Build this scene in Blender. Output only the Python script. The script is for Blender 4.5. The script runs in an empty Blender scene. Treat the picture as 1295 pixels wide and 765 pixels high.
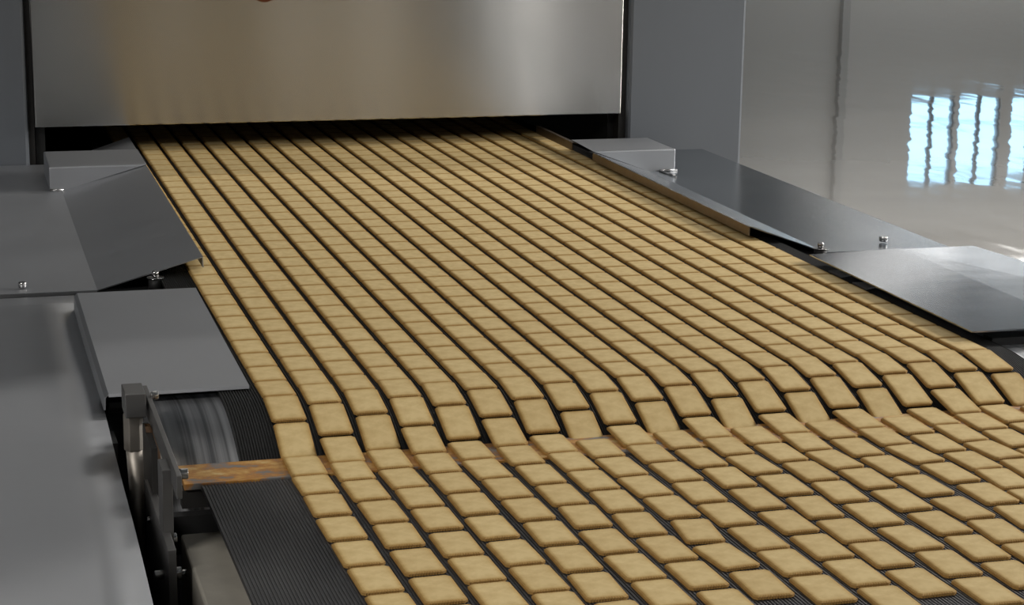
import bpy, bmesh, math, random
from mathutils import Vector, Matrix

random.seed(7)
C = bpy.context.scene.collection
scene = bpy.context.scene

# ---------------------------------------------------------------- units
# the scene is measured in lanes: one biscuit lane is 60 mm wide.
# x = 0 left edge of the first lane, y = along the belt, z = 0 belt top.
S = 0.06
ZF = -15.0                      # hall floor below the belt


def V(x, y, z):
    return Vector((x * S, y * S, (z - ZF) * S))


# ---------------------------------------------------------------- camera
cam_data = bpy.data.cameras.new('camera')
cam = bpy.data.objects.new('camera', cam_data)
C.objects.link(cam)
pitch, yaw, roll = 0.2278, 0.2844, 0.0148
fw = Vector((math.sin(yaw) * math.cos(pitch), math.cos(yaw) * math.cos(pitch), -math.sin(pitch)))
rt = Vector((math.cos(yaw), -math.sin(yaw), 0.0))
up = rt.cross(fw)
r2 = rt * math.cos(roll) + up * math.sin(roll)
u2 = -rt * math.sin(roll) + up * math.cos(roll)
M = Matrix((r2, u2, -fw)).transposed().to_4x4()
M.translation = V(-6.809, 0, 12.925)
cam.matrix_world = M
cam_data.sensor_width = 36.0
cam_data.lens = 2442.3 / 1295 * 36.0
cam_data.clip_start = 0.05
cam_data.clip_end = 200
scene.camera = cam

# ---------------------------------------------------------------- world (overcast daylight outside the hall)
world = bpy.data.worlds.new('overcast_sky')
scene.world = world
world.use_nodes = True
bg = world.node_tree.nodes['Background']
bg.inputs['Color'].default_value = (0.44, 0.74, 1.0, 1)
bg.inputs['Strength'].default_value = 4.2

# ---------------------------------------------------------------- ceiling lamps, some added as fill (their light; the housings follow below)
CEIL = 60.0
# x centre, y centre, length in x, power
DAY = (1.0, 0.97, 0.93)
SKY = (0.55, 0.78, 1.0)
LAMPS = [
    # x, y, length, width, watts, turn, colour, height below the ceiling
    # key: suspended strips over the aisle on the right of the line
    (112, 72, 46, 3, 500, 0, DAY, 22), (112, 44, 46, 3, 470, 0, DAY, 22), (112, 8, 46, 3, 220, 0, DAY, 22), (100, -70, 50, 3, 60, 0, DAY, 0),
    (-42, 8, 30, 3, 120, 0, DAY, 16), (4, 80, 16, 3, 9, 0, DAY, 0),  # added: fill for the left oven column, small one for the drum highlight
    # strip beyond the oven, cut off by the oven's top edge
    (62, 111, 50, 1.5, 100, 0, DAY, 0),
    # added strips and panels down the hall, brightening covers, far wall and floor
    (-4, 238, 60, 4, 40, 0, DAY, 0), (-4, 196, 60, 3, 18, 0, DAY, 0), (-20, 305, 90, 60, 36, 0, DAY, 0),
    (154, 303, 90, 4, 11, 0.84, DAY, 0), (250, 428, 120, 3, 95, 0, DAY, 0), (250, 200, 60, 4, 80, 0, DAY, 0),
    # added bluish roof light, tinting the floor and the right-hand steel
    (225, 352, 90, 80, 17, 0, SKY, 0),
]
for (lx, ly, ln, lw, pw, lr, lc_, lh) in LAMPS:
    ld = bpy.data.lights.new('lamp_light', 'AREA')
    ld.shape = 'RECTANGLE'
    ld.size = ln * S
    ld.size_y = lw * S
    ld.energy = pw
    ld.color = lc_
    lo = bpy.data.objects.new('lamp_light', ld)
    lo.location = V(lx, ly, CEIL - lh - 2.3)
    lo.rotation_euler = (0, 0, lr)
    C.objects.link(lo)

# added upright lamps behind the photographer, making bands in the steel door (x, width, watts)
ADDED_DOOR_LAMPS = [(94.0, 6.5, 15), (66, 2.0, 4.0), (51, 1.6, 2.6), (30, 1.5, .8)]
for (lx, lw, pw) in ADDED_DOOR_LAMPS:
    ld = bpy.data.lights.new('added_door_light', 'AREA')
    ld.shape = 'RECTANGLE'
    ld.size = lw * S
    ld.size_y = 62 * S
    ld.energy = pw
    ld.color = DAY
    lo = bpy.data.objects.new('added_door_light', ld)
    lo.location = V(lx, -168.2, 20)
    lo.rotation_euler = (math.radians(90), 0, 0)
    lo.rotation_euler = (math.radians(90), 0, math.radians(180))
    C.objects.link(lo)

scene.view_settings.view_transform = 'Standard'
scene.view_settings.look = 'None'
scene.view_settings.exposure = -0.15
scene.view_settings.gamma = 1.0
scene.view_settings.use_curve_mapping = False


# ---------------------------------------------------------------- helpers
def link_mesh(name, verts, faces, mat, root=None, smooth=False, bevel=0.0, solid=0.0, edge_attr=None):
    """verts in scene units (lanes)"""
    off = root.location if root is not None else Vector((0, 0, 0))
    me = bpy.data.meshes.new(name)
    me.from_pydata([V(*v) - off for v in verts], [], faces)
    me.update()
    me.materials.append(mat)
    o = bpy.data.objects.new(name, me)
    C.objects.link(o)
    if root is not None:
        o.parent = root
    if smooth:
        me.polygons.foreach_set('use_smooth', [True] * len(me.polygons))
    if solid:
        md = o.modifiers.new('sheet', 'SOLIDIFY')
        md.thickness = solid * S
        md.offset = -1
    if bevel:
        md = o.modifiers.new('round', 'BEVEL')
        md.width = bevel * S
        md.segments = 2
        md.limit_method = 'ANGLE'
    return o


BOXF = [(0, 3, 2, 1), (4, 5, 6, 7), (0, 1, 5, 4), (1, 2, 6, 5), (2, 3, 7, 6), (3, 0, 4, 7)]


def box(name, x0, x1, y0, y1, z0, z1, mat, root=None, bevel=0.0):
    v = [(x0, y0, z0), (x1, y0, z0), (x1, y1, z0), (x0, y1, z0), (x0, y0, z1), (x1, y0, z1), (x1, y1, z1), (x0, y1, z1)]
    return link_mesh(name, v, BOXF, mat, root, bevel=bevel)


def cyl(name, p0, p1, r, mat, root=None, n=24, bevel=0.0, r1=None, smooth=True, caps=True):
    a, b = Vector(p0), Vector(p1)
    d = (b - a).normalized()
    t = Vector((0, 0, 1)) if abs(d.z) < 0.9 else Vector((1, 0, 0))
    u = d.cross(t).normalized()
    w = d.cross(u).normalized()
    r1 = r if r1 is None else r1
    vs, fs = [], []
    for (c, rr) in ((a, r), (b, r1)):
        for i in range(n):
            k = 2 * math.pi * (i + .5) / n
            vs.append(tuple(c + (u * math.cos(k) + w * math.sin(k)) * rr))
    for i in range(n):
        j = (i + 1) % n
        fs.append((i, i + n, j + n, j))
    if caps:
        fs.append(tuple(range(n)))
        fs.append(tuple(reversed(range(n, 2 * n))))
    o = link_mesh(name, vs, fs, mat, root, bevel=bevel)
    me = o.data
    if smooth:
        for p in me.polygons:
            p.use_smooth = len(p.vertices) == 4
    return o


def empty(name, loc, label, cat, group=None, kind=None):
    o = bpy.data.objects.new(name, None)
    o.empty_display_size = 0.05
    o.location = V(*loc)
    C.objects.link(o)
    tag(o, label, cat, group, kind)
    return o


def tag(o, label=None, cat=None, group=None, kind=None):
    if label:
        o['label'] = label
    if cat:
        o['category'] = cat
    if group:
        o['group'] = group
    if kind:
        o['kind'] = kind
    return o


# ---------------------------------------------------------------- materials
def new_mat(name, col, rough=0.5, metal=0.0, spec=0.5):
    m = bpy.data.materials.new(name)
    m.use_nodes = True
    b = m.node_tree.nodes['Principled BSDF']
    b.inputs['Base Color'].default_value = (*col, 1)
    b.inputs['Roughness'].default_value = rough
    b.inputs['Metallic'].default_value = metal
    b.inputs['Specular IOR Level'].default_value = spec
    return m, m.node_tree, b


def noise(nt, scale_vec, detail=4, rough=0.5, coord='Object', dist=0.0):
    tc = nt.nodes.new('ShaderNodeTexCoord')
    mp = nt.nodes.new('ShaderNodeMapping')
    mp.inputs['Scale'].default_value = scale_vec
    mp.inputs['Rotation'].default_value = (0.0, 0.0, 0.11)
    mp.inputs['Location'].default_value = (3.37, 7.71, 5.43)
    n = nt.nodes.new('ShaderNodeTexNoise')
    n.inputs['Scale'].default_value = 1.0
    n.inputs['Detail'].default_value = detail
    n.inputs['Roughness'].default_value = rough
    n.inputs['Distortion'].default_value = dist
    nt.links.new(tc.outputs[coord], mp.inputs['Vector'])
    nt.links.new(mp.outputs[0], n.inputs['Vector'])
    return n.outputs['Fac']


def ramp(nt, fac, stops):
    r = nt.nodes.new('ShaderNodeValToRGB')
    e = r.color_ramp.elements
    e[0].position, e[0].color = stops[0][0], (*stops[0][1], 1)
    e[1].position, e[1].color = stops[-1][0], (*stops[-1][1], 1)
    for p, c in stops[1:-1]:
        k = e.new(p)
        k.color = (*c, 1)
    nt.links.new(fac, r.inputs['Fac'])
    return r.outputs['Color']


def bump(nt, b, h, strength, dist=0.002, prev=None):
    n = nt.nodes.new('ShaderNodeBump')
    n.inputs['Strength'].default_value = strength
    n.inputs['Distance'].default_value = dist
    nt.links.new(h, n.inputs['Height'])
    if prev is not None:
        nt.links.new(prev, n.inputs['Normal'])
    nt.links.new(n.outputs[0], b.inputs['Normal'])
    return n.outputs[0]


def steel(name, col=(0.52, 0.53, 0.55), rough=0.38, brush=(3, 260, 260), bs=0.06, wave=(1.2, 1.2, 1.2), ws=0.15, wd=0.01, rvar=0.12):
    m, nt, b = new_mat(name, col, rough, 1.0)
    big = noise(nt, wave, 3)
    n1 = bump(nt, b, big, ws, wd)
    fine = noise(nt, brush, 2)
    bump(nt, b, fine, bs, 0.0006, n1)
    blot = noise(nt, (5, 5, 5), 6, 0.6)
    mr = nt.nodes.new('ShaderNodeMapRange')
    mr.inputs['To Min'].default_value = rough - rvar
    mr.inputs['To Max'].default_value = rough + rvar
    nt.links.new(blot, mr.inputs['Value'])
    nt.links.new(mr.outputs[0], b.inputs['Roughness'])
    return m


MAT = {}
MAT['guard'] = steel('guard_steel', (0.40, 0.43, 0.46), 0.22, (4, 300, 4), 0.05, (2, 2, 2), 0.12, 0.01, 0.05)
MAT['cover'] = steel('cover_steel', (0.55, 0.56, 0.58), 0.40, (4, 300, 4), 0.05, (2.0, 6, 2.0), 0.25, 0.012, 0.05)
MAT['lip'] = steel('lip_shade_steel', (0.27, 0.22, 0.175), 0.4, (30, 30, 60), 0.15, (12, 12, 12), 0.3, 0.01, 0.1)  # shade and brown reflection on the lip put into its steel colour
MAT['guard_left'] = steel('matt_guard_steel', (0.46, 0.47, 0.49), 0.5, (4, 300, 4), 0.05, (2, 2, 2), 0.12, 0.01, 0.05)
MAT['shiny'] = steel('shiny_cover_steel', (0.46, 0.48, 0.51), 0.14, (4, 300, 4), 0.03, (1.5, 3, 1.5), 0.08, 0.01, 0.03)
MAT['door'] = steel('door_steel', (0.64, 0.63, 0.61), 0.25, (3, 3, 400), 0.02, (7, 2, 0.8), 0.06, 0.003, 0.02)
MAT['drum'] = steel('drum_steel', (0.68, 0.69, 0.71), 0.45, (400, 3, 3), 0.2, (28, .3, .3), 0.45, 0.002)
m = MAT['drum']
nt = m.node_tree
nt.links.new(ramp(nt, noise(nt, (55, .4, .4), 4, 0.7), [(0.36, (0.34, 0.35, 0.37)), (0.5, (0.70, 0.71, 0.73)), (0.66, (0.92, 0.93, 0.95))]),
             nt.nodes['Principled BSDF'].inputs['Base Color'])
MAT['bolt'] = steel('bolt_steel', (0.62, 0.61, 0.60), 0.25, (30, 30, 30), 0.05)
MAT['rod'] = steel('rod_steel', (0.46, 0.42, 0.37), 0.5, (60, 60, 8), 0.2)
MAT['bar'] = steel('bar_steel', (0.22, 0.215, 0.21), 0.5, (40, 200, 200), 0.1)
m = MAT['door']
nt = m.node_tree
b = nt.nodes['Principled BSDF']
tn = nt.nodes.new('ShaderNodeCombineXYZ')
tn.inputs['Z'].default_value = 1.0
nt.links.new(tn.outputs[0], b.inputs['Tangent'])
b.inputs['Anisotropic'].default_value = 1.0
MAT['black'] = new_mat('black_paint', (0.012, 0.012, 0.012), 0.6)[0]
MAT['dark'] = new_mat('dark_steel', (0.03, 0.028, 0.026), 0.6, 0.3)[0]
MAT['paint'] = None
m, nt, b = new_mat('grey_blue_paint', (0.128, 0.14, 0.156), 0.45)
bump(nt, b, noise(nt, (300, 300, 300), 2), 0.05, 0.0005)
MAT['paint'] = m
m, nt, b = new_mat('worn_painted_beam', (0.30, 0.28, 0.24), 0.6)
nt.links.new(ramp(nt, noise(nt, (12, 12, 12), 6), [(0.35, (0.24, 0.225, 0.19)), (0.7, (0.34, 0.315, 0.265))]), b.inputs['Base Color'])
MAT['beam'] = m
m, nt, b = new_mat('black_rubber_upper', (0.011, 0.0105, 0.0105), 0.55, 0, 0.3)
MAT['belt_up'] = m
m, nt, b = new_mat('black_rubber_lower', (0.045, 0.044, 0.047), 0.42)
c = ramp(nt, noise(nt, (5, 2.0, 3), 5, 0.6), [(0.50, (0.022, 0.022, 0.024)), (0.75, (0.055, 0.054, 0.055))])
nt.links.new(c, b.inputs['Base Color'])
MAT['belt_low'] = m
# oily bronze strip
m, nt, b = new_mat('oily_bronze', (0.4, 0.2, 0.06), 0.4, 0.25)
c = ramp(nt, noise(nt, (20, 34, 20), 5, 0.7), [(0.40, (0.22, 0.21, 0.20)), (0.49, (0.46, 0.20, 0.04)), (0.60, (0.62, 0.36, 0.11)), (0.72, (0.72, 0.56, 0.28))])
nt.links.new(c, b.inputs['Base Color'])
bump(nt, b, noise(nt, (60, 60, 60), 4), 0.3, 0.002)
MAT['bronze'] = m
MAT['amber'] = new_mat('amber_enamel', (0.13, 0.028, 0.006), 0.35)[0]
MAT['rust'] = new_mat('rusty_steel', (0.10, 0.055, 0.028), 0.6, 0.3)[0]
# biscuit: pale golden face, baked rim (mesh attribute "rim" 0 centre .. 1 edge)
m, nt, b = new_mat('biscuit_crumb', (0.62, 0.46, 0.21), 0.75, 0, 0.25)
at = nt.nodes.new('ShaderNodeAttribute')
at.attribute_name = 'rim'
info = nt.nodes.new('ShaderNodeObjectInfo')
spk = noise(nt, (55, 55, 55), 5, 0.6)
big = noise(nt, (14, 14, 14), 2)
c1 = ramp(nt, at.outputs['Fac'], [(0.0, (0.68, 0.52, 0.255)), (0.4, (0.67, 0.505, 0.24)), (0.8, (0.54, 0.37, 0.14)), (1.0, (0.38, 0.225, 0.07))])
mx = nt.nodes.new('ShaderNodeMixRGB')
mx.blend_type = 'MULTIPLY'
mx.inputs['Fac'].default_value = 1.0
c2 = ramp(nt, spk, [(0.35, (0.90, 0.86, 0.80)), (0.62, (1.04, 1.04, 1.04))])
nt.links.new(c1, mx.inputs['Color1'])
nt.links.new(c2, mx.inputs['Color2'])
mx2 = nt.nodes.new('ShaderNodeMixRGB')
mx2.blend_type = 'MULTIPLY'
mx2.inputs['Fac'].default_value = 1.0
c3 = ramp(nt, info.outputs['Random'], [(0.0, (0.95, 0.93, 0.90)), (1.0, (1.03, 1.03, 1.03))])
nt.links.new(mx.outputs[0], mx2.inputs['Color1'])
nt.links.new(c3, mx2.inputs['Color2'])
nt.links.new(mx2.outputs[0], b.inputs['Base Color'])
bump(nt, b, noise(nt, (160, 160, 160), 4), 0.15, 0.001)
MAT['biscuit'] = m
# glossy resin floor
m, nt, b = new_mat('glossy_resin_floor', (0.30,.29,.27), 0.04, 0.0, 0.8)
f1 = noise(nt, (3.0, 1.1, 1), 2, 0.4)
n1 = bump(nt, b, f1, 0.22, 0.012)
f2 = noise(nt, (5, 2.2, 1), 3, 0.5)
bump(nt, b, f2, 0.06, 0.003, n1)
nt.links.new(ramp(nt, noise(nt, (0.3, 0.9, 1), 4), [(0.3, (0.27, 0.265, 0.25)), (0.7, (0.34, 0.33, 0.31))]), b.inputs['Base Color'])
MAT['floor'] = m
MAT['wall'] = new_mat('hall_wall_paint', (0.48, 0.475, 0.46), 0.7)[0]
MAT['ceil'] = new_mat('hall_ceiling_paint', (0.11, 0.13, 0.15), 0.8)[0]
MAT['pilaster'] = new_mat('pilaster_paint', (0.36, 0.36, 0.355), 0.7)[0]
MAT['ceil_light'] = new_mat('pipe_paint', (0.46, 0.46, 0.45), 0.6)[0]
MAT['frame'] = new_mat('window_frame_metal', (0.10, 0.11, 0.12), 0.5, 0.2)[0]
m = bpy.data.materials.new('window_glass')
m.use_nodes = True
nt = m.node_tree
nt.nodes.clear()
out = nt.nodes.new('ShaderNodeOutputMaterial')
tr = nt.nodes.new('ShaderNodeBsdfTransparent')
tr.inputs[0].default_value = (0.92, 0.96, 0.97, 1)
gl = nt.nodes.new('ShaderNodeBsdfGlossy')
gl.inputs['Roughness'].default_value = 0.02
fr = nt.nodes.new('ShaderNodeFresnel')
mxs = nt.nodes.new('ShaderNodeMixShader')
nt.links.new(fr.outputs[0], mxs.inputs[0])
nt.links.new(tr.outputs[0], mxs.inputs[1])
nt.links.new(gl.outputs[0], mxs.inputs[2])
nt.links.new(mxs.outputs[0], out.inputs[0])
MAT['glass'] = m
m = m.copy()
m.name = 'warm_tinted_glass'
m.node_tree.nodes['Transparent BSDF'].inputs[0].default_value = (1.0, 0.62, 0.46, 1)  # tint added to turn the bluish daylight neutral
MAT['warm_glass'] = m
MAT['lamp_house'] = new_mat('white_lamp_housing', (0.6, 0.6, 0.6), 0.5)[0]
m, nt, b = new_mat('lamp_tube_glow', (0.8, 0.8, 0.8), 0.5)
b.inputs['Emission Color'].default_value = (1.0, 0.97, 0.92, 1)
b.inputs['Emission Strength'].default_value = 1.5
MAT['lamp_glow'] = m

# ================================================================ the hall
X0, X1, Y0, Y1 = -130, 340, -170, 450


def wall_with_openings(name, axis, pos, a0, a1, z0, z1, holes, mat, th=3.0):
    """holes: list of (a_lo, a_hi, z_lo, z_hi), sorted, non overlapping along a; wall is thick"""
    vs, fs = [], []

    def quadbox(al, ah, zl, zh):
        if ah - al < 1e-4 or zh - zl < 1e-4:
            return
        k = len(vs)
        if axis == 'y':
            p = [(al, pos, zl), (ah, pos, zl), (ah, pos + th, zl), (al, pos + th, zl)]
            q = [(x, y, zh) for x, y, _ in p]
        else:
            p = [(pos, al, zl), (pos + th, al, zl), (pos + th, ah, zl), (pos, ah, zl)]
            q = [(x, y, zh) for x, y, _ in p]
        vs.extend(p + q)
        fs.extend([tuple(i + k for i in f) for f in BOXF])
    cur = a0
    for (al, ah, zl, zh) in holes:
        quadbox(cur, al, z0, z1)
        quadbox(al, ah, z0, zl)
        quadbox(al, ah, zh, z1)
        cur = ah
    quadbox(cur, a1, z0, z1)
    o = link_mesh(name, vs, fs, mat)
    tag(o, kind='structure')
    return o


def window(idx, axis, pos, a0, a1, z0, z1, mull=(0.5,), trans=(0.33, 0.85), th=1.0, glass='glass'):
    r = bpy.data.objects.new('window_%d' % idx, None)
    r.location = V((a0 + a1) / 2, pos, z0) if axis == 'y' else V(pos, (a0 + a1) / 2, z0)
    C.objects.link(r)
    r['kind'] = 'structure'
    vs, fs = [], []

    def bx(al, ah, zl, zh, t0=0.0, t1=th):
        k = len(vs)
        if axis == 'y':
            p = [(al, pos + t0, zl), (ah, pos + t0, zl), (ah, pos + t1, zl), (al, pos + t1, zl)]
        else:
            p = [(pos + t0, al, zl), (pos + t1, al, zl), (pos + t1, ah, zl), (pos + t0, ah, zl)]
        q = [(x, y, zh) for x, y, _ in p]
        vs.extend(p + q)
        fs.extend([tuple(i + k for i in f) for f in BOXF])
    w = 0.45
    bx(a0, a0 + w, z0, z1)
    bx(a1 - w, a1, z0, z1)
    bx(a0, a1, z0, z0 + w)
    bx(a0, a1, z1 - w, z1)
    for f in mull:
        c_ = a0 + (a1 - a0) * f
        bx(c_ - 0.45, c_ + 0.45, z0, z1)
    for f in trans:
        c_ = z0 + (z1 - z0) * f
        bx(a0, a1, c_ - 0.25, c_ + 0.25)
    link_mesh('window_frame', vs, fs, MAT['frame'], r)
    vs2 = []
    if axis == 'y':
        vs2 = [(a0, pos + .5, z0), (a1, pos + .5, z0), (a1, pos + .5, z1), (a0, pos + .5, z1)]
    else:
        vs2 = [(pos + .5, a0, z0), (pos + .5, a1, z0), (pos + .5, a1, z1), (pos + .5, a0, z1)]
    link_mesh('window_pane', vs2, [(0, 1, 2, 3)], MAT[glass], r)


fl = link_mesh('floor', [(X0, Y0, ZF), (X1, Y0, ZF), (X1, Y1, ZF), (X0, Y1, ZF)], [(0, 1, 2, 3)], MAT['floor'])
tag(fl, kind='structure')
ce = box('ceiling', X0, X1, Y0, Y1, CEIL, CEIL + 2, MAT['ceil'])
tag(ce, kind='structure')
# far wall: a row of daylight windows at its right
far = [(231.5, 244.2), (245.4, 257.8), (261.0, 273.5), (274.7, 287.0), (290.5, 303.0), (304.2, 316.5)]
FZ0, FZ1 = 17.0, 39.5
wall_with_openings('wall_back', 'y', Y1, X0, X1, ZF, CEIL, [(a, c_, FZ0, FZ1) for a, c_ in far], MAT['wall'])
wi = 1
for a, c_ in far:
    window(wi, 'y', Y1 + 0.5, a, c_, FZ0, FZ1)
    wi += 1
# wall behind the photographer: two tall daylight openings
rear = [(150, 162)]
wall_with_openings('wall_front', 'y', Y0 - 3, X0, X1, ZF, CEIL, [(a, c_, -13, 55) for a, c_ in rear], MAT['wall'])
for a, c_ in rear:
    window(wi, 'y', Y0 - 2, a, c_, -13, 55, (), (0.5,), glass='warm_glass')
    wi += 1
wall_with_openings('wall_left', 'x', X0 - 3, Y0, Y1, ZF, CEIL, [], MAT['wall'])
right = [(60, 84), (96, 120), (132, 156), (168, 192), (204, 228), (240, 264), (276, 300), (312, 336), (348, 372)]
wall_with_openings('wall_right', 'x', X1, Y0, Y1, ZF, CEIL, [(a, c_, 8, 40) for a, c_ in right], MAT['wall'])
for a, c_ in right:
    window(wi, 'x', X1 + .5, a, c_, 8, 40)
    wi += 1

o = box('trim_1', 210, 212, Y1 - 2.0, Y1 - .01, ZF, 52, MAT['pilaster'])
tag(o, kind='structure')

for (lx, lw, pw), pl in zip(ADDED_DOOR_LAMPS, ('the widest of the four', 'right of the belt line', 'nearer the belt line', 'the narrow one nearest the belt line')):
    r = empty('added_door_lamp', (lx, -170, -11), 'added upright lamp behind the photographer, ' + pl, 'lamp', 'added upright lamps')
    box('lamp_housing', lx - lw / 2 - .5, lx + lw / 2 + .5, -169.9, -168.8, -11.5, 51.5, MAT['lamp_house'], r)
    box('diffuser', lx - lw / 2, lx + lw / 2, -168.8, -168.4, -11, 51, MAT['lamp_glow'], r)

PLACE = ['over the aisle beside the oven', 'over the aisle beside the belt', 'over the aisle beside the drum', 'over the aisle behind the photographer',
         'added fill left of the belt near the drum', 'added above the left guard for drum highlight', 'behind the oven', 'added down the hall on the left', 'added over the hall just past the oven',
         'added wide panel far down the hall on the left', 'added slanting above the right part of the hall', 'added close to the far windows',
         'added over the middle of the right aisle', 'added bluish roof light before the far windows']
for (lx, ly, ln, lw, pw, lr, lc_, lh), pl in zip(LAMPS, PLACE):
    r = empty('unseen_lamp', (0, 0, ZF), 'ceiling lamp outside the picture, ' + pl, 'lamp', 'ceiling lamps of the hall')
    for nm, ex, z0_, z1_, mt in (('lamp_housing', .6, CEIL - 1.6, CEIL, MAT['lamp_house']), ('diffuser', 0, CEIL - 2.1, CEIL - 1.6, MAT['lamp_glow'])):
        hx, hy = ln / 2 + ex, lw / 2 + ex
        vs = []
        for z_ in (z0_, z1_):
            for sx, sy in ((-1, -1), (1, -1), (1, 1), (-1, 1)):
                vs.append((lx + sx * hx * math.cos(lr) - sy * hy * math.sin(lr), ly + sx * hx * math.sin(lr) + sy * hy * math.cos(lr), z_ - lh))
        link_mesh(nm, vs, BOXF, mt, r)
    if lh:
        for k_ in (-.35, .35):
            cyl('hanger', (lx + ln * k_, ly, CEIL - lh), (lx + ln * k_, ly, CEIL), .25, MAT['lamp_house'], r, 8)

# ================================================================ the oven
D = 85.0
oven = empty('tunnel_oven', (10, D, ZF), 'grey blue painted oven end with brushed steel door over the belt mouth', 'oven')
box('side_panel', -14, -3.72, D, D + 60, ZF, 14, MAT['paint'], oven, 0.15)
box('side_panel', 23.55, 29.35, D, D + 60, ZF, 14, MAT['paint'], oven, 0.15)
box('header_panel', -3.70, 23.53, D + 1, D + 60, 11.5, 14, MAT['paint'], oven, 0.15)
box('door_jamb', -3.71, -3.45, D + .5, D + 8, ZF, 11.5, MAT['dark'], oven)
box('door_jamb', 23.2, 23.54, D + .3, D + 8, ZF, 11.5, MAT['dark'], oven)
door = box('oven_door', -3.44, 23.15, D - .15, D + .35, 1.22, 11.3, MAT['door'], oven, 0.04)
cyl('badge', (6.5, D - .15, 7.12), (6.5, D - .35, 7.12), 0.62, MAT['amber'], oven, 40, 0.04)
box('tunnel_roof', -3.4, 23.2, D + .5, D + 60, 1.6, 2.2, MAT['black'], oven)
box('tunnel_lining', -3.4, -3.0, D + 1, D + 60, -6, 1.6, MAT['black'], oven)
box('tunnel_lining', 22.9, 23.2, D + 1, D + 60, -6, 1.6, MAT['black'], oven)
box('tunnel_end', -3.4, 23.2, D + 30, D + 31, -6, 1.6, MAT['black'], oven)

# ================================================================ belts
NOSE_Y, NOSE_R = 45.5, 7.0
PLATE_Z = -0.73
LOW_Y = 41.0


def surf(y):
    """height of the carrying surface (bottom of the biscuits)"""
    if y >= NOSE_Y:
        return -0.05
    if y >= 42.38:
        return -0.05 - (NOSE_R - math.sqrt(NOSE_R ** 2 - (NOSE_Y - y) ** 2))
    if y >= LOW_Y:
        return PLATE_Z
    return PLATE_Z - 0.01 + (LOW_Y - y) * 0.021


def ribbed(name, xa, xb, path, pitch, depth, mat, root=None):
    """ribbed sheet swept along path [(y, z, ny, nz)]; ribs run along the path"""
    n = int(round((xb - xa) / pitch))
    prof = []
    for i in range(n):
        x = xa + i * pitch
        prof += [(x, 0.0), (x + pitch * .45, 0.0), (x + pitch * .55, -depth), (x + pitch * .9, -depth)]
    prof.append((xb, 0.0))
    vs, fs = [], []
    for (y, z, ny, nz) in path:
        for (x, h) in prof:
            vs.append((x, y + ny * h, z + nz * h))
    m_ = len(prof)
    for j in range(len(path) - 1):
        for i in range(m_ - 1):
            fs.append((j * m_ + i, (j + 1) * m_ + i, (j + 1) * m_ + i + 1, j * m_ + i + 1))
    # flat underside
    k = len(vs)
    for (y, z, ny, nz) in path:
        vs.append((xa, y - ny * .12, z - nz * .12))
        vs.append((xb, y - ny * .12, z - nz * .12))
    for j in range(len(path) - 1):
        a = k + 2 * j
        fs.append((a, a + 1, a + 3, a + 2))
        fs.append((j * m_, a, a + 2, (j + 1) * m_))
        fs.append((j * m_ + m_ - 1, (j + 1) * m_ + m_ - 1, a + 3, a + 1))
    o = link_mesh(name, vs, fs, mat, root)
    return o


path = [(114, -.05, 0, 1), (80, -.05, 0, 1), (60, -.05, 0, 1), (NOSE_Y, -.05, 0, 1)]
for i in range(1, 49):
    a = math.pi * i / 48
    path.append((NOSE_Y - NOSE_R * math.sin(a), -.05 - NOSE_R + NOSE_R * math.cos(a), -math.sin(a), math.cos(a)))
path.append((114, -.05 - 2 * NOSE_R, 0, -1))
ub = ribbed('upper_conveyor_belt', -0.86, 20.62, path, 0.066, 0.03, MAT['belt_up'])
tag(ub, 'black ribbed upper belt coming out of the oven and over the drum', 'conveyor belt')

lp = [(LOW_Y + .35, surf(LOW_Y) - .25, 0, 1), (LOW_Y, surf(LOW_Y - .001) - .03, 0, 1), (LOW_Y - .3, surf(LOW_Y - .3), 0, 1)]
for y in (36, 30, 24, 10):
    lp.append((y, surf(y), 0, 1))
lb = ribbed('lower_conveyor_belt', -1.93, 22.9, lp, 0.072, 0.02, MAT['belt_low'])
tag(lb, 'dark grey ribbed lower belt in the foreground, bare along its left edge', 'conveyor belt')

# drum under the end of the upper belt
dr = empty('drive_drum', (10, NOSE_Y, -NOSE_R - .2), 'silver steel drum that the upper belt turns over, bare at its ends', 'drum')
cyl('drum_shell', (-2.62, NOSE_Y, -NOSE_R - .2), (22.6, NOSE_Y, -NOSE_R - .2), NOSE_R - .02, MAT['drum'], dr, 160)
cyl('axle', (-3.4, NOSE_Y, -NOSE_R - .2), (23.4, NOSE_Y, -NOSE_R - .2), 0.8, MAT['bar'], dr, 24)

# bronze transfer strip between the belts
br = link_mesh('transfer_strip', [
    (-2.3, 42.40, -.73), (22.6, 42.40, -.73), (22.6, 41.02, -.73), (-2.3, 41.02, -.73),
    (-2.3, 42.40, -.80), (22.6, 42.40, -.80), (22.6, 41.02, -.88), (-2.3, 41.02, -.88)],
    [(0, 3, 2, 1), (4, 5, 6, 7), (0, 1, 5, 4), (1, 2, 6, 5), (2, 3, 7, 6), (3, 0, 4, 7)], MAT['bronze'], bevel=0.015)
tag(br, 'narrow oily brown metal strip bridging the upper and lower belts', 'strip')
sb = box('support_beam', -2.35, 23.0, 41.08, 41.45, -1.32, -.89, MAT['dark'])
tag(sb, 'dark brown beam running under the brown strip at the drum', 'beam')
bb = box('base_beam', -2.52, 1.5, 20, 39.98, -4.2, -1.5, MAT['beam'], bevel=0.06)
tag(bb, 'worn beige grey steel beam below the left edge of the lower belt', 'beam')

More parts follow.
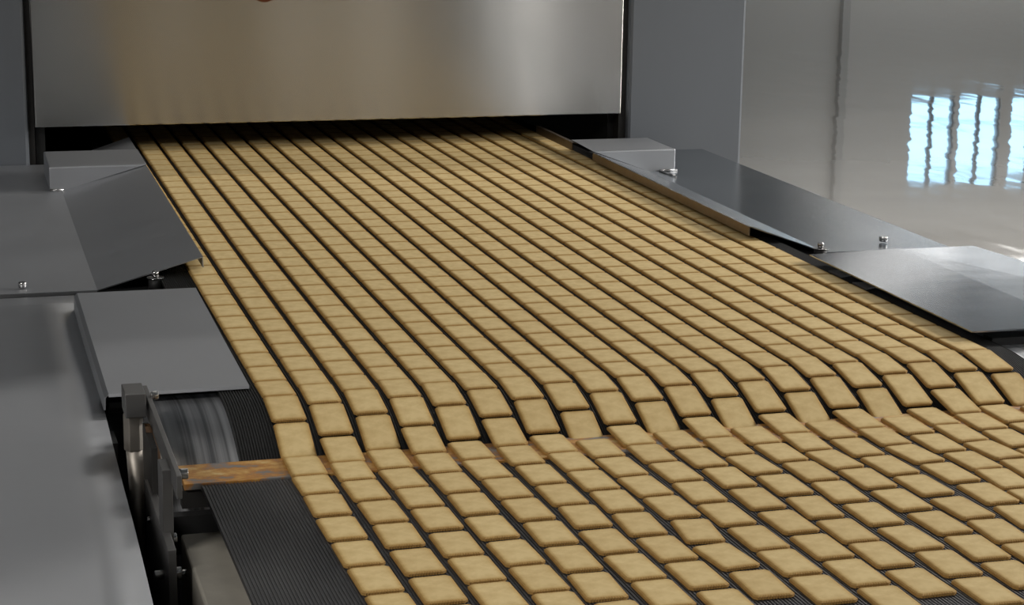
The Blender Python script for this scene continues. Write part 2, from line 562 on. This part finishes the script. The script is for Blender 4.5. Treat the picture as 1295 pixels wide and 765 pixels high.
# ================================================================ machine frame (dark sides that carry belts and guards)
frm = empty('conveyor_frame', (10, 50, ZF), 'black painted conveyor frame seen in the gaps under the steel guards', 'frame')
box('side_plate', -3.62, -3.45, 44.5, 84.5, ZF, -.75, MAT['black'], frm)
box('side_plate', 22.9, 23.4, 44.5, 84.5, ZF, -.75, MAT['black'], frm)
box('side_plate', -6.1, -3.9, 10, 58.5, ZF, -1.2, MAT['black'], frm)
box('side_plate', 23.5, 26.2, 20, 84.5, ZF, -1.0, MAT['black'], frm)
box('bed_plate', -3.4, 22.9, 48, 84.5, -1.0, -.6, MAT['black'], frm)
box('bed_plate', -3.9, 23.5, 8, 44, -9.5, -9.0, MAT['black'], frm)  # added dark pan keeping the space below the belts black
box('bed_plate', 20.75, 22.9, 47.4, 84.5, -.6, -.46, MAT['black'], frm)
box('bed_plate', -2.6, 1.5, 40.62, 40.95, -5, -1.33, MAT['black'], frm)  # added black sheet giving the dark gap below the support beam
box('bed_plate', 20.9, 26, 46.7, 47.2, -9.5, -.1, MAT['black'], frm)
box('bed_plate', -3.44, -.95, 47.0, 84.5, -.6, -.46, MAT['black'], frm)

# ================================================================ steel guards


def screw(x, y, z, root, r=0.13, washer=True, hex_=False):
    if washer:
        cyl('washer', (x, y, z), (x, y, z + .05), r * 1.9, MAT['bar'], root, 20, 0.01)
    o = cyl('screw', (x, y, z + .04), (x, y, z + .22), r, MAT['bolt'], root, 6 if hex_ else 16, 0.04)
    return o


# left guard
ZW, ZP = 0.52, -0.40
lg = empty('side_guard', (-3, 60, ZP), 'grey steel guard left of the belt by the oven, wing sloping over the belt edge', 'guard')
o = link_mesh('guard_plate', [
    (-11, 59.6, ZP), (-2.78, 59.6, ZP), (-2.78, 84.9, ZP), (-11, 84.9, ZP),
    (0.50, 59.6, ZW), (0.62, 86.2, ZW),
    (0.52, 59.6, ZW - .34), (0.62, 86.2, ZW - .34), (-11, 59.62, ZP - .12), (-2.78, 59.62, ZP - .12)],
    [(0, 1, 2, 3), (1, 4, 5, 2), (4, 6, 7, 5), (0, 8, 9, 1)], MAT['guard_left'], lg, solid=0.04)
o = link_mesh('raised_box', [
    (-3.25, 78.1, ZP), (-3.25, 78.1, ZW + .03), (0.60, 78.1, ZW + .03), (-2.75, 78.1, ZP),
    (-3.25, 82.3, ZW + .03), (0.62, 82.3, ZW + .03), (-3.25, 82.3, ZP)],
    [(0, 3, 2, 1), (1, 2, 5, 4), (0, 1, 4, 6)], MAT['guard_left'], lg, bevel=0.05)
cyl('weld_seam', (-3.25, 78.02, ZP + .04), (-2.72, 78.02, ZP + .04), 0.05, MAT['bolt'], lg, 8)
screw(-5.0, 60.3, ZP, lg, washer=False)

# right guard (mirror, but its outer edge is in view)
rg = empty('side_guard', (22, 60, ZP), 'grey steel guard right of the belt by the oven, brown reflection in its lip', 'guard')
link_mesh('guard_plate', [
    (22.15, 60.2, ZP), (26.9, 60.2, ZP), (26.9, 83.9, ZP), (22.15, 83.9, ZP),
    (19.52, 60.9, ZW), (19.55, 78.1, ZW), (22.15, 78.1, ZP),
    (19.52, 60.9, ZW - .04)],
    [(0, 1, 2, 3), (4, 0, 6, 5)], MAT['guard'], rg, solid=0.04)
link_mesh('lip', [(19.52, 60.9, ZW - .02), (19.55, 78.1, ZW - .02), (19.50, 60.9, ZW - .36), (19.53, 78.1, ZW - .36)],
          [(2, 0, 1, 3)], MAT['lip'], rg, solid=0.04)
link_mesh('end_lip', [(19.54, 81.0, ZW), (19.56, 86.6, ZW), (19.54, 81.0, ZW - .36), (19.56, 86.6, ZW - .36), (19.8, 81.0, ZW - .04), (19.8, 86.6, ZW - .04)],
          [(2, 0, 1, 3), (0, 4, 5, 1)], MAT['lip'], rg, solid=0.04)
link_mesh('raised_box', [
    (23.35, 78.1, ZP), (23.35, 78.1, ZW + .03), (19.56, 78.1, ZW + .03), (22.15, 78.1, ZP),
    (23.35, 81.6, ZW + .03), (19.7, 81.6, ZW + .03), (23.35, 81.6, ZP)],
    [(0, 1, 2, 3), (1, 4, 5, 2), (0, 6, 4, 1)], MAT['guard_left'], rg, bevel=0.05)
cyl('weld_seam', (22.6, 78.02, ZP + .04), (23.4, 78.02, ZP + .04), 0.05, MAT['bolt'], rg, 8)
cyl('weld_seam', (22.6, 78.02, ZP + .04), (22.75, 76.4, ZP + .04), 0.035, MAT['bolt'], rg, 8)
screw(24.95, 61.4, ZP, rg, washer=False, r=0.16)
box('end_flange', 22.2, 26.9, 60.15, 60.3, ZP - .22, ZP - .04, MAT['black'], rg)

# screws on the black frame between the covers
ls = empty('fixing_screw', (-1.0, 59.3, -.2), 'steel screw with wide washer in the dark gap left of the belt', 'screw')
cyl('spacer', (-1.02, 59.3, -.46), (-1.02, 59.3, -.04), 0.22, MAT['black'], ls, 24)
cyl('washer', (-1.02, 59.3, -.04), (-1.02, 59.3, .0), 0.27, MAT['bolt'], ls, 24, 0.02)
cyl('screw_head', (-1.02, 59.3, .0), (-1.02, 59.3, .2), 0.11, MAT['bolt'], ls, 16, 0.05)
rs = empty('fixing_screw', (21.5, 59.3, -.25), 'steel screw with wide washer in the dark gap right of the belt', 'screw')
cyl('spacer', (21.5, 59.3, -.46), (21.5, 59.3, -.07), 0.22, MAT['black'], rs, 24)
cyl('washer', (21.5, 59.3, -.07), (21.5, 59.3, -.03), 0.27, MAT['bolt'], rs, 24, 0.02)
cyl('screw_head', (21.5, 59.3, -.03), (21.5, 59.3, .17), 0.11, MAT['bolt'], rs, 16, 0.05)

# left cover over the drum
lc = link_mesh('drum_cover', [
    (-3.52, 57.3, .05), (-.02, 57.3, .05), (-.10, 46.0, .05), (-3.52, 46.0, .05),
    (-3.62, 57.3, -.03), (-3.62, 46.0, -.03), (-3.64, 57.3, -.9), (-3.64, 46.0, -.35),
    (-.10, 45.96, -.02), (-3.52, 45.96, -.02), (-3.62, 45.96, -.45)],
    [(0, 3, 2, 1), (0, 4, 5, 3), (4, 6, 7, 5), (3, 9, 8, 2)], MAT['guard_left'], solid=0.04)
tag(lc, 'flat grey steel cover over the drum at the left edge of the biscuits', 'cover')

# big left cover
vs, fs = [], []
NX, NY = 10, 30
for j in range(NY + 1):
    y = 59.3 - j * (59.3 - 24) / NY
    for i in range(NX + 1):
        xe = -3.50 - .30 * (j / NY) - .25 * max(0, (j / NY - .6))
        x = -14 + (xe + 14) * i / NX
        vs.append((x, y, -.46 + .05 * math.sin(j * .55 + i * .25) * min(1, j / 6)))
for j in range(NY):
    for i in range(NX):
        a = j * (NX + 1) + i
        fs.append((a, a + NX + 1, a + NX + 2, a + 1))
k = len(vs)
for j in range(NY + 1):
    x, y, z = vs[j * (NX + 1) + NX]
    vs.append((x + .04, y, z - .9))
for j in range(NY):
    fs.append((j * (NX + 1) + NX, (j + 1) * (NX + 1) + NX, k + j + 1, k + j))
bc = link_mesh('side_cover', vs, fs, MAT['cover'], smooth=True, solid=0.04)
for p in list(bc.data.polygons)[-NY:]:
    p.use_smooth = False
tag(bc, 'large smooth steel cover at the lower left corner with soft light bands', 'cover')

# right cover: inner plate and outer plate
rc = empty('drum_cover', (22, 50, .3), 'bluish shining steel cover at the right edge beside the last lane', 'cover')
link_mesh('inner_plate', [(19.95, 56.85, .30), (23.35, 57.15, .30), (23.35, 46.1, .30), (19.9, 46.1, .30)],
          [(0, 3, 2, 1)], MAT['shiny'], rc, solid=0.04)
link_mesh('outer_plate', [(23.35, 57.15, .28), (26.2, 57.3, .24), (27.6, 46.1, .24), (23.35, 46.1, .28),
                          (27.6, 46.1, -.6), (26.2, 57.3, -.6)],
          [(0, 3, 2, 1), (1, 2, 4, 5)], MAT['shiny'], rc, solid=0.04)
for (tx, ty) in ((20.35, 54.9), (20.32, 53.1)):
    t = link_mesh('guide_clip', [(tx - .35, ty + .6, .05), (tx + .05, ty + .3, .10), (tx + .05, ty - .3, .10), (tx - .35, ty - .35, .05)],
                  [(0, 3, 2, 1)], MAT['guard_left'], solid=0.05)
    tag(t, 'small grey clip under the edge of the right cover, ' + ('nearer the oven' if ty > 54 else 'nearer the drum'), 'clip', 'clips under the right cover')

# ================================================================ tension gear at the left
tg = empty('belt_tensioner', (-3, 42, -2), 'dark steel bars and threaded rod of the tensioner beside the silver drum', 'tensioner')
box('block', -3.37, -2.90, 43.0, 43.95, .28, .85, MAT['bar'], tg, 0.02)
cyl('hex_nut', (-3.16, 43.45, .28), (-3.16, 43.45, -.60), 0.235, MAT['rod'], tg, 6, 0.02, smooth=False)
cyl('rod', (-3.16, 43.45, -.58), (-2.98, 43.45, -4.6), 0.19, MAT['rod'], tg, 24)
box('long_bar', -2.83, -2.72, 37.6, 44.6, .10, .60, MAT['bar'], tg, 0.015)
box('upright_bar', -3.02, -2.80, 38.65, 39.45, -3.2, .40, MAT['bar'], tg, 0.015)
box('lower_bar', -3.04, -2.87, 37.6, 42.3, -4.2, -.97, MAT['bar'], tg, 0.015)
box('back_bar', -2.98, -2.84, 41.2, 43.2, -3.2, .1, MAT['dark'], tg, 0.01)
# bolts
cyl('bolt', (-2.74, 43.6, .62), (-2.56, 43.6, .62), 0.11, MAT['bolt'], tg, 6, 0.02)
cyl('bolt', (-2.72, 38.25, .42), (-2.52, 38.25, .42), 0.12, MAT['bolt'], tg, 6, 0.02)
cyl('bolt', (-3.24, 38.6, -1.87), (-3.04, 38.6, -1.87), 0.11, MAT['bolt'], tg, 6, 0.03)
cyl('bolt', (-2.87, 38.6, -1.87), (-2.66, 38.6, -1.87), 0.15, MAT['bolt'], tg, 6, 0.02)
cyl('bolt_tip', (-2.68, 38.6, -1.87), (-2.56, 38.6, -1.87), 0.07, MAT['bolt'], tg, 12, 0.01)
cyl('bolt', (-2.84, 39.2, -1.30), (-2.68, 39.2, -1.30), 0.12, MAT['bolt'], tg, 6, 0.02)
cyl('bolt', (-3.12, 41.2, -1.55), (-3.04, 41.2, -1.55), 0.07, MAT['bolt'], tg, 10, 0.02)
# rusty hooked strap
vs, fs = [], []
N = 14
for i in range(N + 1):
    t = i / N
    x = -2.93 + .16 * math.sin(t * 2.2)
    z = .25 - 1.25 * t
    w = .06 + .05 * math.sin(math.pi * t)
    vs += [(x - w, 42.4, z), (x + w, 42.35, z), (x + w, 42.6, z), (x - w, 42.6, z)]
for i in range(N):
    a = 4 * i
    for q in range(4):
        fs.append((a + q, a + (q + 1) % 4, a + 4 + (q + 1) % 4, a + 4 + q))
link_mesh('curved_strap', vs, fs, MAT['rust'], tg, smooth=True)

# ================================================================ biscuits
LANES = [
  (95.94, 35, [[46.43,0.5],[45.03,0.5],[43.63,0.5],[42.23,0.5],[40.83,0.48],[39.48,0.48],[37.87,0.45],[36.25,0.46],[34.66,0.47],[33.15,0.48],[31.57,0.5],[29.99,0.5]]),
  (96.75, 36, [[45.81,0.5],[44.39,0.5],[42.97,0.5],[41.55,0.49],[40.3,0.47],[38.65,0.47],[37.19,0.5],[35.51,0.48],[33.89,0.49],[32.25,0.49],[30.67,0.5]]),
  (96.06, 35, [[46.54,0.5],[45.13,0.5],[43.72,0.5],[42.31,0.5],[40.9,0.44],[39.36,0.48],[38.01,0.5],[36.34,0.49],[34.71,0.5],[33.24,0.5],[31.66,0.5],[30.08,0.5]]),
  (96.64, 36, [[45.79,0.5],[44.46,0.5],[43.13,0.5],[41.8,0.46],[40.29,0.48],[38.77,0.51],[37.16,0.48],[35.53,0.47],[33.9,0.49],[32.44,0.49],[30.86,0.5]]),
  (96.19, 35, [[46.68,0.5],[45.29,0.5],[43.89,0.5],[42.5,0.5],[41.1,0.44],[39.59,0.5],[38.1,0.52],[36.5,0.53],[34.9,0.51],[33.28,0.5],[31.7,0.44],[30.12,0.5]]),
  (96.93, 36, [[46.03,0.5],[44.64,0.5],[43.26,0.5],[41.88,0.5],[40.49,0.49],[38.83,0.52],[37.36,0.55],[35.74,0.51],[34.07,0.51],[32.58,0.52],[31.0,0.5]]),
  (96.29, 35, [[46.77,0.5],[45.35,0.5],[43.94,0.5],[42.53,0.5],[41.12,0.5],[39.71,0.52],[38.16,0.53],[36.61,0.52],[34.95,0.46],[33.42,0.51],[31.78,0.51],[30.2,0.5]]),
  (95.59, 35, [[46.1,0.5],[44.72,0.5],[43.34,0.5],[41.95,0.5],[40.57,0.45],[38.96,0.48],[37.49,0.53],[35.88,0.56],[34.24,0.4],[32.66,0.54],[30.98,0.5]]),
  (96.34, 35, [[46.84,0.5],[45.45,0.5],[44.06,0.5],[42.66,0.5],[41.27,0.5],[39.88,0.51],[38.29,0.55],[36.75,0.49],[35.1,0.51],[33.55,0.52],[32.07,0.53],[30.44,0.52]]),
  (95.67, 35, [[46.21,0.5],[44.86,0.5],[43.51,0.5],[42.16,0.5],[40.81,0.52],[39.17,0.55],[37.61,0.56],[35.93,0.51],[34.33,0.55],[32.69,0.55],[31.17,0.52],[29.59,0.5]]),
  (96.37, 35, [[46.89,0.5],[45.51,0.5],[44.13,0.5],[42.76,0.5],[41.38,0.5],[40.0,0.46],[38.35,0.54],[36.76,0.55],[35.05,0.5],[33.52,0.51],[32.01,0.48],[30.25,0.51]]),
  (95.71, 35, [[46.22,0.5],[44.84,0.5],[43.46,0.5],[42.07,0.5],[40.69,0.48],[39.15,0.52],[37.56,0.55],[36.01,0.51],[34.31,0.5],[32.77,0.56],[31.15,0.5],[29.57,0.5]]),
  (96.50, 35, [[46.97,0.5],[45.55,0.5],[44.13,0.5],[42.71,0.5],[41.29,0.5],[39.87,0.43],[38.28,0.54],[36.77,0.56],[35.04,0.57],[33.48,0.61],[31.85,0.54],[30.27,0.5]]),
  (95.82, 35, [[46.31,0.5],[44.9,0.5],[43.49,0.5],[42.09,0.5],[40.68,0.46],[39.08,0.45],[37.57,0.55],[35.91,0.55],[34.21,0.6],[32.75,0.51],[31.17,0.5],[29.59,0.5]]),
  (96.52, 35, [[46.98,0.5],[45.55,0.5],[44.11,0.5],[42.68,0.5],[41.25,0.5],[39.82,0.45],[38.25,0.58],[36.66,0.59],[35.0,0.6],[33.42,0.5],[31.84,0.5],[30.26,0.5]]),
  (95.84, 35, [[46.3,0.5],[44.87,0.5],[43.45,0.5],[42.02,0.5],[40.59,0.52],[38.89,0.52],[37.48,0.59],[35.99,0.46],[34.41,0.5],[32.83,0.5],[31.25,0.5],[29.67,0.5]]),
  (96.47, 35, [[46.91,0.5],[45.46,0.5],[44.0,0.5],[42.55,0.5],[41.1,0.5],[39.64,0.44],[38.09,0.56],[36.51,0.5],[34.93,0.5],[33.35,0.5],[31.77,0.5],[30.19,0.5]]),
  (96.81, 36, [[45.93,0.5],[44.57,0.5],[43.21,0.5],[41.86,0.5],[40.5,0.45],[38.87,0.4],[37.29,0.5],[35.71,0.5],[34.13,0.5],[32.55,0.5],[30.97,0.5]]),
  (96.47, 35, [[46.87,0.5],[45.38,0.5],[43.9,0.5],[42.41,0.5],[40.92,0.4],[39.34,0.5],[37.76,0.5],[36.18,0.5],[34.6,0.5],[33.02,0.5],[31.44,0.5],[29.86,0.5]]),
  (96.15, 35, [[46.62,0.5],[45.21,0.5],[43.79,0.5],[42.21,0.5],[40.63,0.5],[39.05,0.5],[37.47,0.5],[35.89,0.5],[34.31,0.5],[32.73,0.5],[31.15,0.5],[29.57,0.5]]),
]

BL, BW, BT = 1.38, 0.84, 0.08


def biscuit_mesh(L, W, T, scallop=True):
    """rounded rectangle with a toothed baked edge; returns verts, faces, rim values (in lanes, local)"""
    out = []
    nl, nw = 20, 13
    r = .06
    pts = []

    def seg(p, q, n, nx, ny):
        for i in range(n):
            for s_, f in ((0.25, 0.0), (0.75, 1.0)):
                t = (i + s_) / n
                d = -.011 * f
                pts.append((p[0] + (q[0] - p[0]) * t + nx * d, p[1] + (q[1] - p[1]) * t + ny * d))
    w, l = W / 2, L / 2
    seg((-w + r, -l), (w - r, -l), nw, 0, -1)
    seg((w, -l + r), (w, l - r), nl, 1, 0)
    seg((w - r, l), (-w + r, l), nw, 0, 1)
    seg((-w, l - r), (-w, -l + r), nl, -1, 0)
    n = len(pts)
    rings = [(1.0, 0.0, 1.0, 0.0), (1.0, T * .66, 1.0, 0.0), (0, T * .93, .9, .035), (0, T, .6, .08)]
    vs, fs, rim = [], [], []
    for (k, z, rv, inset) in rings:
        for (x, y) in pts:
            sx = (w - inset) / w
            sy = (l - inset) / l
            vs.append((x * sx, y * sy, z))
            rim.append(rv)
    m_ = len(rings)
    for j in range(m_ - 1):
        for i in range(n):
            i2 = (i + 1) % n
            fs.append((j * n + i, j * n + i2, (j + 1) * n + i2, (j + 1) * n + i))
    # inner ring and centre face
    k = len(vs)
    inn = .19
    for (x, y) in pts[::2]:
        vs.append((x * (w - inn) / w, y * (l - inn) / l, T))
        rim.append(0.0)
    h = n // 2
    for i in range(h):
        i2 = (i + 1) % h
        a, b_, c_ = (m_ - 1) * n + 2 * i, (m_ - 1) * n + 2 * i + 1, (m_ - 1) * n + (2 * i + 2) % n
        fs.append((a, b_, c_, k + i2, k + i))
    fs.append(tuple(range(k, k + h)))
    return vs, fs, rim


bv, bf, brim = biscuit_mesh(BL, BW, BT)
bme = bpy.data.meshes.new('biscuit')
bme.from_pydata([Vector(v) * S for v in bv], [], bf)
bme.materials.append(MAT['biscuit'])
at_ = bme.attributes.new('rim', 'FLOAT', 'POINT')
at_.data.foreach_set('value', brim)

ORD = ['first', 'second', 'third', 'fourth', 'fifth', 'sixth', 'seventh', 'eighth', 'ninth', 'tenth', 'eleventh', 'twelfth',
       'thirteenth', 'fourteenth', 'fifteenth', 'sixteenth', 'seventeenth', 'eighteenth', 'nineteenth', 'twentieth']

allb = []
rnd = random.Random(3)
for li, (ya, cnt, rest) in enumerate(LANES):
    b_ = [(ya - 1.415 * i, .5) for i in range(cnt)] + [tuple(q) for q in rest]
    for i in range(len(b_) - 1):
        (y1, o1), (y0, o0) = b_[i], b_[i + 1]
        yc = (y0 + y1) / 2
        if yc < 28.5:
            continue
        xc = li + .5 + ((o0 + o1) / 2 - .5)
        rot = 0.0
        if yc < 41:
            xc += rnd.uniform(-.02, .02)
            rot = math.atan2((o1 - o0) * .9, 1.5) * -1 + rnd.uniform(-.02, .02)
        else:
            rot = rnd.uniform(-.008, .008)
        if yc > 42.6:
            e = 0.05
            za, zb = surf(yc - e), surf(yc + e)
            zc = (za + zb) / 2 + .004
            sl = math.atan2(zb - za, 2 * e)
        else:
            za, zb = surf(yc - BL / 2), surf(yc + BL / 2)
            zc = max((za + zb) / 2, surf(yc)) + .004
            sl = math.atan2(zb - za, BL)
        allb.append([yc, li, xc, zc, rot, sl, max(.95, min(1.03, (y1 - y0 - .035) / BL))])


def in_view(x, y, z):
    d = V(x, y, z) - M.translation
    w_ = d.dot(fw)
    px = 647.5 + 2442.3 * d.dot(r2) / w_
    py = 382.5 - 2442.3 * d.dot(u2) / w_
    return px, py


vis, farb = [], []
for q in allb:
    px, py = in_view(q[2], q[0], q[3])
    if px < -60 or px > 1355 or py > 805:
        continue
    vis.append(q)
vis.sort(key=lambda q: q[0])
near, farb = vis[:300], vis[300:]
# rows counted from the brown strip within each lane
for li in range(20):
    lows = sorted([q for q in near if q[1] == li and q[0] < 41.0], key=lambda q: -q[0])
    ups = sorted([q for q in near if q[1] == li and q[0] >= 41.0], key=lambda q: q[0])
    for (lst, where, group) in ((lows, 'in front of', 'biscuits on the lower belt'), (ups, 'behind', 'biscuits on the near part of the upper belt')):
        for r_, q in enumerate(lst):
            o = bpy.data.objects.new('biscuit', bme)
            o.location = V(q[2], q[0], q[3])
            o.rotation_euler = (q[5], 0, q[4])
            o.scale = (0.99 if q[0] < 41 else 1, q[6], 1)
            C.objects.link(o)
            if where == 'behind' and r_ == 0:
                lab = 'golden rectangular biscuit lying on the brown strip, %s lane from the left' % ORD[li]
            elif where == 'behind':
                lab = 'golden biscuit on the upper belt, %s lane from left, %s behind the brown strip' % (ORD[li], ORD[r_])
            else:
                lab = 'golden biscuit on the lower belt, %s lane from left, %s past the brown strip' % (ORD[li], ORD[r_])
            tag(o, lab, 'biscuit', group)
# the rest, farther up the belt: one object
vs, fs, rims = [], [], []
for q in farb:
    k = len(vs)
    cr, sr = math.cos(q[4]), math.sin(q[4])
    for (x, y, z), rv in zip(bv, brim):
        y *= q[6]
        vs.append((q[2] + x * cr - y * sr, q[0] + x * sr + y * cr, q[3] + z))
        rims.append(rv)
    fs.extend([tuple(i + k for i in f) for f in bf])
fo = link_mesh('biscuit_rows', vs, fs, MAT['biscuit'])
a_ = fo.data.attributes.new('rim', 'FLOAT', 'POINT')
a_.data.foreach_set('value', rims)
tag(fo, 'close rows of golden biscuits on the far upper belt up to the oven mouth', 'biscuits', None, 'stuff')
